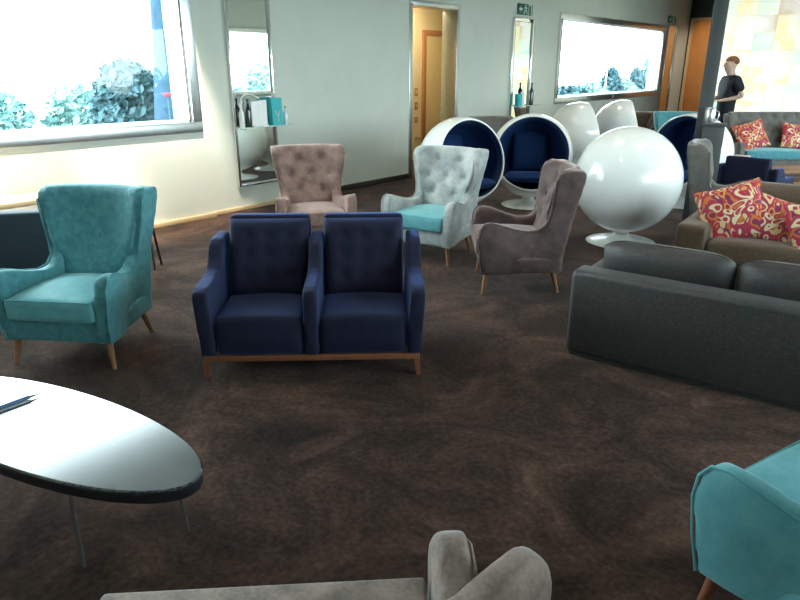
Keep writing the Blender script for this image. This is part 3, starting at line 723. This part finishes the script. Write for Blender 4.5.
# far low wooden table, dark low table, brown chair
t = thing('coffee_table', 'low orange wood table in front of the far buttoned sofa', 'table', (-1.62, 10.62, 0), R_(40))
bm = BM(); box(bm, -.5, .5, -.28, .28, .36, .40, .006, 2); obj('table_top', bm, M['leg_wood'], t)
bm = BM(); box(bm, -.47, .47, -.25, .25, .22, .245, .004, 2); obj('shelf', bm, M['leg_wood'], t)
for x in (-.45, .45):
    for y in (-.23, .23):
        bm = BM(); box(bm, x - .02, x + .02, y - .02, y + .02, 0, .36, .004, 2); obj('leg', bm, M['leg_wood'], t)
t = thing('side_table', 'dark low table beneath the right end of the far window', 'table', (-6.15, 17.3, 0), 0)
bm = BM(); box(bm, -.45, .45, -.6, .6, .50, .55, .006, 2); obj('table_top', bm, M['black'], t)
for x in (-.4, .4):
    for y in (-.55, .55):
        bm = BM(); box(bm, x - .025, x + .025, y - .025, y + .025, 0, .5); obj('leg', bm, M['black'], t, smooth=False)
make_wing('wing_armchair', 'small dark brown armchair back below the far window', (-5.62, 14.6, -.0), facing(-.75, .66), M['brown'], M['brown'], False, M['leg_wood']).scale = (1, 1, .84)

# left: dark bench back and beige console, sign stand
t = thing('bench', 'dark slate blue bench with its back to the room left of teal wing chair', 'bench', (-5.50, 1.60, 0), R_(52))
bm = BM(); box(bm, -.80, .66, -.05, .10, .06, .70, .02, 3); obj('back_panel', bm, nm('slate_cloth', (.035, .055, .075), .8, sheen=.3), t)
bm = BM(); box(bm, -.78, .64, .10, .42, .10, .40, .03, 3); obj('seat_cushion', bm, bpy.data.materials['slate_cloth'], t)
bm = pad(.5, .34, .14, 3, 18, 14, None, Matrix.Translation((-.2, .20, .58)) @ Matrix.Rotation(R_(75), 4, 'X')); obj('back_cushion', bm, bpy.data.materials['slate_cloth'], t)
for x in (-.7, .56):
    for y in (.0, .38):
        bm = BM(); box(bm, x - .02, x + .02, y - .02, y + .02, 0, .1); obj('leg', bm, M['black'], t, smooth=False)
t = thing('console_table', 'pale beige console table against the wall below the near window', 'table', (-6.48, 2.25, 0), 0)
bm = BM(); box(bm, -.22, .26, -1.0, .42, .56, .61, .006, 2); obj('table_top', bm, M['base_wood'], t)
for x in (-.17, .17):
    for y in (-.95, .37):
        bm = BM(); box(bm, x - .025, x + .025, y - .025, y + .025, 0, .56); obj('leg', bm, M['base_wood'], t, smooth=False)
t = thing('sign_stand', 'small black folding sign stand behind the teal wing chair', 'sign', (-5.50, 2.80, 0), R_(42))
bm = BM(); box(bm, -.22, .22, -.02, .02, .66, .69, .004, 2); obj('top_rail', bm, M['black'], t)
for s in (-1, 1):
    obj('leg', tube(BM(), [(s * .17, 0, .66), (s * .20, -.07, 0)], .012, 6), M['black'], t)
    obj('leg', tube(BM(), [(s * .17, 0, .66), (s * .20, .12, 0)], .012, 6), M['black'], t)
bm = BM(); box(bm, -.17, .17, -.042, -.030, .16, .64, .003, 2); obj('board', bm, nm('slate_board', (.05, .055, .055), .5), t)

# ------------------------------------------------------------------ wall mirrors, shelves, signs
def wall_mirror(label, y0, y1, z0, z1, fw=.035, glassm=None):
    t = thing('wall_mirror', label, 'mirror', (WX, (y0 + y1) / 2, z0)); h = (y1 - y0) / 2; H = z1 - z0
    bm = BM()
    box(bm, 0, .05, -h, -h + fw, 0, H, .012, 3); box(bm, 0, .05, h - fw, h, 0, H, .012, 3); box(bm, 0, .05, -h + fw, h - fw, 0, fw, .012, 3); box(bm, 0, .05, -h + fw, h - fw, H - fw, H, .012, 3)
    obj('mirror_frame', bm, M['chrome'], t)
    bm = BM(); box(bm, .0, .02, -h + fw * .8, h - fw * .8, fw * .8, H - fw * .8); obj('mirror_glass', bm, glassm or M['mirror'], t, smooth=False)
    return t
wall_mirror('tall chrome framed mirror behind the rose brown wing chair', 4.98, 5.64, .30, 2.78)
wall_mirror('tall narrow chrome mirror under the first exit sign', 11.42, 12.22, .55, 2.62, .08)
wall_mirror('tall narrow mirror at the right end of the far window', 19.72, 20.45, .30, 2.84)
def shelf(label, y0, y1, z, w=.16):
    t = thing('glass_shelf', label, 'shelf', (WX + .05, (y0 + y1) / 2, z)); h = (y1 - y0) / 2
    bm = BM(); box(bm, 0.005, w, -h, h, -.006, .006, .003, 2); obj('shelf_plate', bm, nm('shelf_glass', (.55, .68, .66), .1, coat=.5) if 'shelf_glass' not in bpy.data.materials else bpy.data.materials['shelf_glass'], t)
    for s in (-1, 1): obj('bracket', tube(BM(), [(.0, s * h * .8, -.015), (w * .7, s * h * .8, -.012)], .008, 8), M['chrome'], t)
shelf('glass shelf holding bottles in front of tall mirror behind rose chair', 4.98, 5.80, 1.03)
def bottle(label, y, z, r, h, mat, cap, x=WX + .13, group='bottles on the mirror shelf'):
    t = thing('bottle', label, 'bottle', (x, y, z), 0, group)
    obj('bottle_body', lathe(BM(), [(0, 0), (r, 0), (r, h * .58), (r * .9, h * .65), (r * .35, h * .78), (r * .35, h * .92), (0, h * .92)], 18), mat, t)
    obj('cap', lathe(BM(), [(0, h * .92), (r * .42, h * .92), (r * .42, h), (0, h)], 14), cap, t)
ZS = 1.0365
bottle('white pump bottle at the left end of the mirror shelf', 5.03, ZS, .032, .27, M['white'], M['white'])
bottle('dark glass bottle on the mirror shelf beside white holders', 5.13, ZS, .036, .33, M['darkglass'], M['black'])
bottle('small clear water bottle with a blue label at the right end of the mirror shelf', 5.72, ZS, .028, .22, nm('water_bottle', (.55, .65, .68), .1), M['bluepen'])
for y, hgt, lab in ((5.24, .30, 'white menu holder on the mirror shelf nearest the dark bottle'), (5.36, .31, 'white menu holder on the mirror shelf nearest the aqua bag')):
    t = thing('menu_holder', lab, 'holder', (WX + .13, y, ZS), R_(0), 'white menu holders on the mirror shelf')
    bm = BM(); box(bm, -.035, .035, -.055, .055, 0, .012, .004, 2); obj('foot', bm, M['white'], t)
    bm = BM(); box(bm, -.006, .006, -.06, .06, .012, hgt, .003, 2); obj('card', bm, M['white'], t)
t = thing('gift_bag', 'aqua gift bag with a pale tulip motif on the mirror shelf', 'bag', (WX + .13, 5.56, ZS))
bm = BM(); r = bmesh.ops.create_cube(bm, size=1)['verts']
for v in r: v.co = Vector((v.co.x * (.09 if v.co.z < 0 else .05), v.co.y * .17, (v.co.z + .5) * .33))
obj('bag_body', bm, M['aqua'], t, smooth=False)
bm = BM(); pts = [(.041, .03 * math.cos(a) * (1.2), .0) for a in (0,)]
vs = [bm.verts.new(p) for p in ((.050, -.012, .04), (.050, .012, .04), (.046, .012, .10), (.042, .045, .19), (.044, .0, .13), (.042, -.045, .19), (.046, -.012, .10))]
bm.faces.new(vs); bmesh.ops.solidify(bm, geom=bm.faces[:], thickness=.004); obj('motif', bm, M['signw'], t, smooth=False)
bm = BM(); tube(bm, [(0, -.05, .325), (0, -.04, .40), (0, .04, .40), (0, .05, .325)], .004, 6); obj('handle', bm, M['white'], t)
t = thing('cable', 'thin white cable arching over the bottles on the mirror shelf', 'cable', (WX + .10, 5.18, ZS))
tube_pts = [(0, -.12, .006), (0, -.12, .34), (0, -.05, .385), (0, .06, .375), (0, .155, .33)]
obj('cord', tube(BM(), tube_pts, .009, 7), M['white'], t)
shelf('small glass shelf low on the narrow mirror under the exit sign', 11.5, 12.35, 1.02, .18)
bottle('dark bottle on the far mirror shelf', 12.06, ZS - .01, .045, .42, M['darkglass'], M['black'], WX + .15, 'bottles on the far mirror shelf')
bottle('pale bottle on the far mirror shelf', 11.72, ZS - .01, .04, .36, M['white'], M['chrome'], WX + .15, 'bottles on the far mirror shelf')
t = thing('gift_bag', 'bright aqua bag on the far mirror shelf under the exit sign', 'bag', (WX + .15, 11.56, ZS - .01))
bm = BM(); box(bm, -.04, .04, -.06, .06, 0, .22, .004, 2); obj('bag_body', bm, M['aqua'], t)

def exit_sign(label, y0, y1, z0, z1):
    t = thing('exit_sign', label, 'sign', (WX, (y0 + y1) / 2, (z0 + z1) / 2)); h = (y1 - y0) / 2; v = (z1 - z0) / 2
    bm = BM(); box(bm, 0, .03, -h, h, -v, v, .004, 2); obj('plate', bm, M['sign'], t)
    bm = BM(); x0, x1 = .030, .034
    k = h / .25                                    # arrow, running figure, doorway
    box(bm, x0, x1, -.21 * k, -.10 * k, -.012 * k, .012 * k)
    a = [bm.verts.new((x1, -.23 * k, 0)), bm.verts.new((x1, -.16 * k, .045 * k)), bm.verts.new((x1, -.16 * k, -.045 * k))]; bm.faces.new(a)
    obj('arrow', bm, M['signw'], t, smooth=False)
    bm = BM(); lathe(bm, [(0, 0), (.016 * k, 0), (.016 * k, .004), (0, .004)], 10, Matrix.Translation((x0, 0, .06 * k)) @ Matrix.Rotation(R_(90), 4, 'Y'))
    for p, q in (((0, .04), (.01, -.01)), ((.01, -.01), (-.04, -.03)), ((-.04, -.03), (-.05, -.075)), ((.01, -.01), (.05, -.04)), ((.05, -.04), (.045, -.075)), ((0, .035), (-.05, .015)), ((0, .035), (.05, .02))):
        tube(bm, [(x1 - .003, p[0] * k, p[1] * k), (x1 - .003, q[0] * k, q[1] * k)], .009 * k, 6)
    obj('figure', bm, M['signw'], t, smooth=False)
    bm = BM()
    for q in ((.10, .115, -.08, .08), (.19, .205, -.08, .08), (.10, .205, .07, .085)): box(bm, x0, x1, q[0] * k, q[1] * k, q[2] * k, q[3] * k)
    obj('doorway', bm, M['signw'], t, smooth=False)
exit_sign('green exit sign above the narrow wall mirror', 11.58, 12.12, 2.67, 2.86)
exit_sign('small green exit sign past the right end of the far window', 19.65, 20.30, 2.90, 3.08)

# card on the navy armchair's back
t = thing('card', 'small white and orange card lying on top of the dark navy armchair', 'card', (-1.88, 8.43, .757), facing(.10, 1))
bm = BM(); box(bm, -.08, .08, -.035, .035, 0, .008, .002, 2); obj('sheet', bm, M['paper'], t)
bm = BM(); box(bm, -.08, .02, -.035, .0, .008, .0095); obj('orange_band', bm, nm('orange_print', (.75, .3, .12), .6), t, smooth=False)

# ------------------------------------------------------------------ standing man
def skin(name, verts, edges, mat, parent, sub=2):
    me = bpy.data.meshes.new('tmp'); me.from_pydata([v[:3] for v in verts], edges, []); me.update()
    o = bpy.data.objects.new('tmp', me); COL.objects.link(o)
    md = o.modifiers.new('s', 'SKIN'); md.use_smooth_shade = True
    if not me.skin_vertices: me.attributes  # layer is made by the modifier
    sk = me.skin_vertices[0].data if me.skin_vertices else None
    if sk is None:
        bpy.context.view_layer.objects.active = o; bpy.ops.mesh.customdata_skin_add(); sk = me.skin_vertices[0].data
    for i, v in enumerate(verts):
        r = v[3]; sk[i].radius = r if isinstance(r, tuple) else (r, r); sk[i].use_root = (i == 0)
    o.modifiers.new('sub', 'SUBSURF').levels = sub
    dg = bpy.context.evaluated_depsgraph_get(); dg.update(); m2 = bpy.data.meshes.new_from_object(o.evaluated_get(dg)); m2.name = name
    bpy.data.objects.remove(o)
    for p in m2.polygons: p.use_smooth = True
    m2.materials.clear()
    return obj(name, m2, mat, parent)
mp = Vector((-3.40, 13.35, 0))
man = thing('person', 'man in black short sleeved shirt and dark trousers reaching forward in front of the mural', 'person', tuple(mp), facing(-.80, -.60))
V = []; E = []
def add(x, y, z, r, par=None):
    V.append((x, y, z, r)); i = len(V) - 1
    if par is not None: E.append((par, i))
    return i
pel = add(0, 0, .98, (.17, .125)); wa = add(0, -.01, 1.16, (.16, .115), pel); ch = add(0, 0, 1.40, (.19, .13), wa); nb = add(0, .01, 1.56, (.075, .075), ch); nk = add(0, -.01, 1.63, (.066, .068), nb)
h1 = add(0, -.04, 1.70, (.085, .105), nk); h2 = add(0, -.035, 1.78, (.100, .122), h1); add(0, -.025, 1.86, (.080, .098), h2)
def hand(w, dirn, s):
    d = Vector(dirn).normalized(); side = Vector((s, 0, 0)); dn = Vector((0, 0, -1)); wv = Vector(V[w][:3])
    pm = add(*(wv + d * .06), (.040, .020), w)
    for k, ln in enumerate((.072, .082, .076, .058)):
        o_ = side * (.03 - .02 * k); a = add(*(wv + d * .10 + o_), .0095, pm); b = add(*(wv + d * (.10 + ln * .6) + o_ + dn * .012), .009, a); add(*(wv + d * (.10 + ln * .85) + o_ + dn * .035), .008, b)
    a = add(*(wv + d * .055 + side * .05 + dn * .0), .011, w); add(*(wv + d * .095 + side * .062 + dn * .015), .009, a)
def arm(s, sh, el, wr, fwd):
    a = add(*sh, .062, ch); b = add(*[(p + q) / 2 for p, q in zip(sh, el)], .052, a); c = add(*el, .043, b); d = add(*[(p * .6 + q * .4) for p, q in zip(el, wr)], .042, c); e = add(*wr, .029, d); hand(e, fwd, s)
arm(1, (.21, .02, 1.52), (.27, .14, 1.24), (.14, -.14, 1.17), (-.12, -1, -.05))
arm(-1, (-.21, .01, 1.52), (-.27, .02, 1.24), (-.10, -.26, 1.17), (.05, -1, -.02))
for s in (-1, 1):
    a = add(s * .095, .0, .90, .095, pel); k = add(s * .10, -.02, .50, .062, a); c = add(s * .10, .01, .34, .058, k); an = add(s * .10, .02, .09, .040, c); f = add(s * .11, -.09, .035, (.042, .03), an); add(s * .115, -.17, .028, (.036, .022), f)
body = skin('body', V, E, M['skin'], man)
SV = [(0, -.01, .86, (.20, .16)), (0, -.01, 1.0, (.205, .16)), (0, -.01, 1.16, (.20, .155)), (0, 0, 1.42, (.225, .165)), (0, .01, 1.56, (.115, .11)), (0, .0, 1.615, (.09, .095)),
      (.215, .02, 1.515, .098), (.262, .11, 1.31, .088), (-.215, .01, 1.515, .098), (-.262, .018, 1.31, .088)]
skin('shirt', SV, [(0, 1), (1, 2), (2, 3), (3, 4), (4, 5), (3, 6), (6, 7), (3, 8), (8, 9)], M['shirt'], man)
TV = [(0, 0, 1.05, (.19, .145)), (0, 0, .95, (.20, .155))]; TE = [(0, 1)]
for s in (-1, 1):
    b = len(TV); TV += [(s * .10, 0, .84, .125), (s * .105, -.02, .50, .082), (s * .105, .015, .10, .068)]; TE += [(1, b), (b, b + 1), (b + 1, b + 2)]
skin('trousers', TV, TE, M['trouser'], man)
for s in (-1, 1):
    bm = pad(.11, .29, .10, 3, 12, 16, None, Matrix.Translation((s * .11, -.06, .045))); obj('shoe', bm, M['black'], man)
bm = BM(); bmesh.ops.create_uvsphere(bm, u_segments=24, v_segments=16, radius=1)
for v in bm.verts:
    c = v.co.copy(); k = 1 + .05 * math.sin(9 * c.x + 5 * c.z) * math.cos(7 * c.y)
    v.co = Vector((c.x * .096 * k, -.012 + c.y * .118 * k, 1.835 + c.z * .088 * k))
bmesh.ops.delete(bm, geom=[v for v in bm.verts if v.co.z < 1.83 - (.09 if v.co.y > -.02 else -.005)], context='VERTS')
obj('hair', bm, M['hair'], man)
bm = BM(); pad(.028, .06, .035, 2.2, 8, 8, None, Matrix.Translation((0, -.142, 1.765)) @ Matrix.Rotation(R_(60), 4, 'X'), bm)
obj('nose', bm, M['skin'], man)
for s in (-1, 1):
    bm = BM(); pad(.03, .06, .02, 2.2, 8, 8, None, Matrix.Translation((s * .09, -.015, 1.775)) @ Matrix.Rotation(R_(90), 4, 'Z') @ Matrix.Rotation(R_(80), 4, 'X'), bm); obj('ear', bm, M['skin'], man)
    bm = BM(); bmesh.ops.create_uvsphere(bm, u_segments=10, v_segments=8, radius=.011, matrix=Matrix.Translation((s * .034, -.128, 1.79))); obj('eye', bm, M['black'], man)
bm = BM(); pad(.05, .014, .012, 2, 8, 6, None, Matrix.Translation((0, -.130, 1.705)) @ Matrix.Rotation(R_(90), 4, 'X'), bm); obj('mouth', bm, nm('lips', (.42, .17, .14), .5), man)
# jug and cloth he holds
mr = Matrix.Translation(mp) @ Matrix.Rotation(facing(-.80, -.60), 4, 'Z')
t = thing('host_stand', 'charcoal waist high stand with a steel jug on it against the slim post', 'stand', (-2.11, 7.93, 0), facing(.27, -.96))
bm = BM(); box(bm, -.11, .11, -.07, .07, 0, 1.12, .006, 2); obj('body', bm, M['charcoal'], t)
bm = BM(); box(bm, -.125, .125, -.085, .085, 1.12, 1.145, .005, 2); obj('top', bm, M['charcoal'], t)
jl = Vector((-2.165, 7.915, 1.145))
t = thing('jug', 'small steel jug standing on the charcoal host stand by the post', 'jug', tuple(jl), 0)
obj('jug_body', lathe(BM(), [(0, 0), (.050, 0), (.055, .01), (.055, .15), (.046, .165), (.044, .158), (.050, .145), (.050, .012), (0, .01)], 28, None, False), M['steel'], t)
bm = BM(); tube(bm, [(.052, 0, .13), (.085, 0, .125), (.092, 0, .08), (.08, 0, .04), (.052, 0, .03)], .006, 8); obj('handle', bm, M['steel'], t)
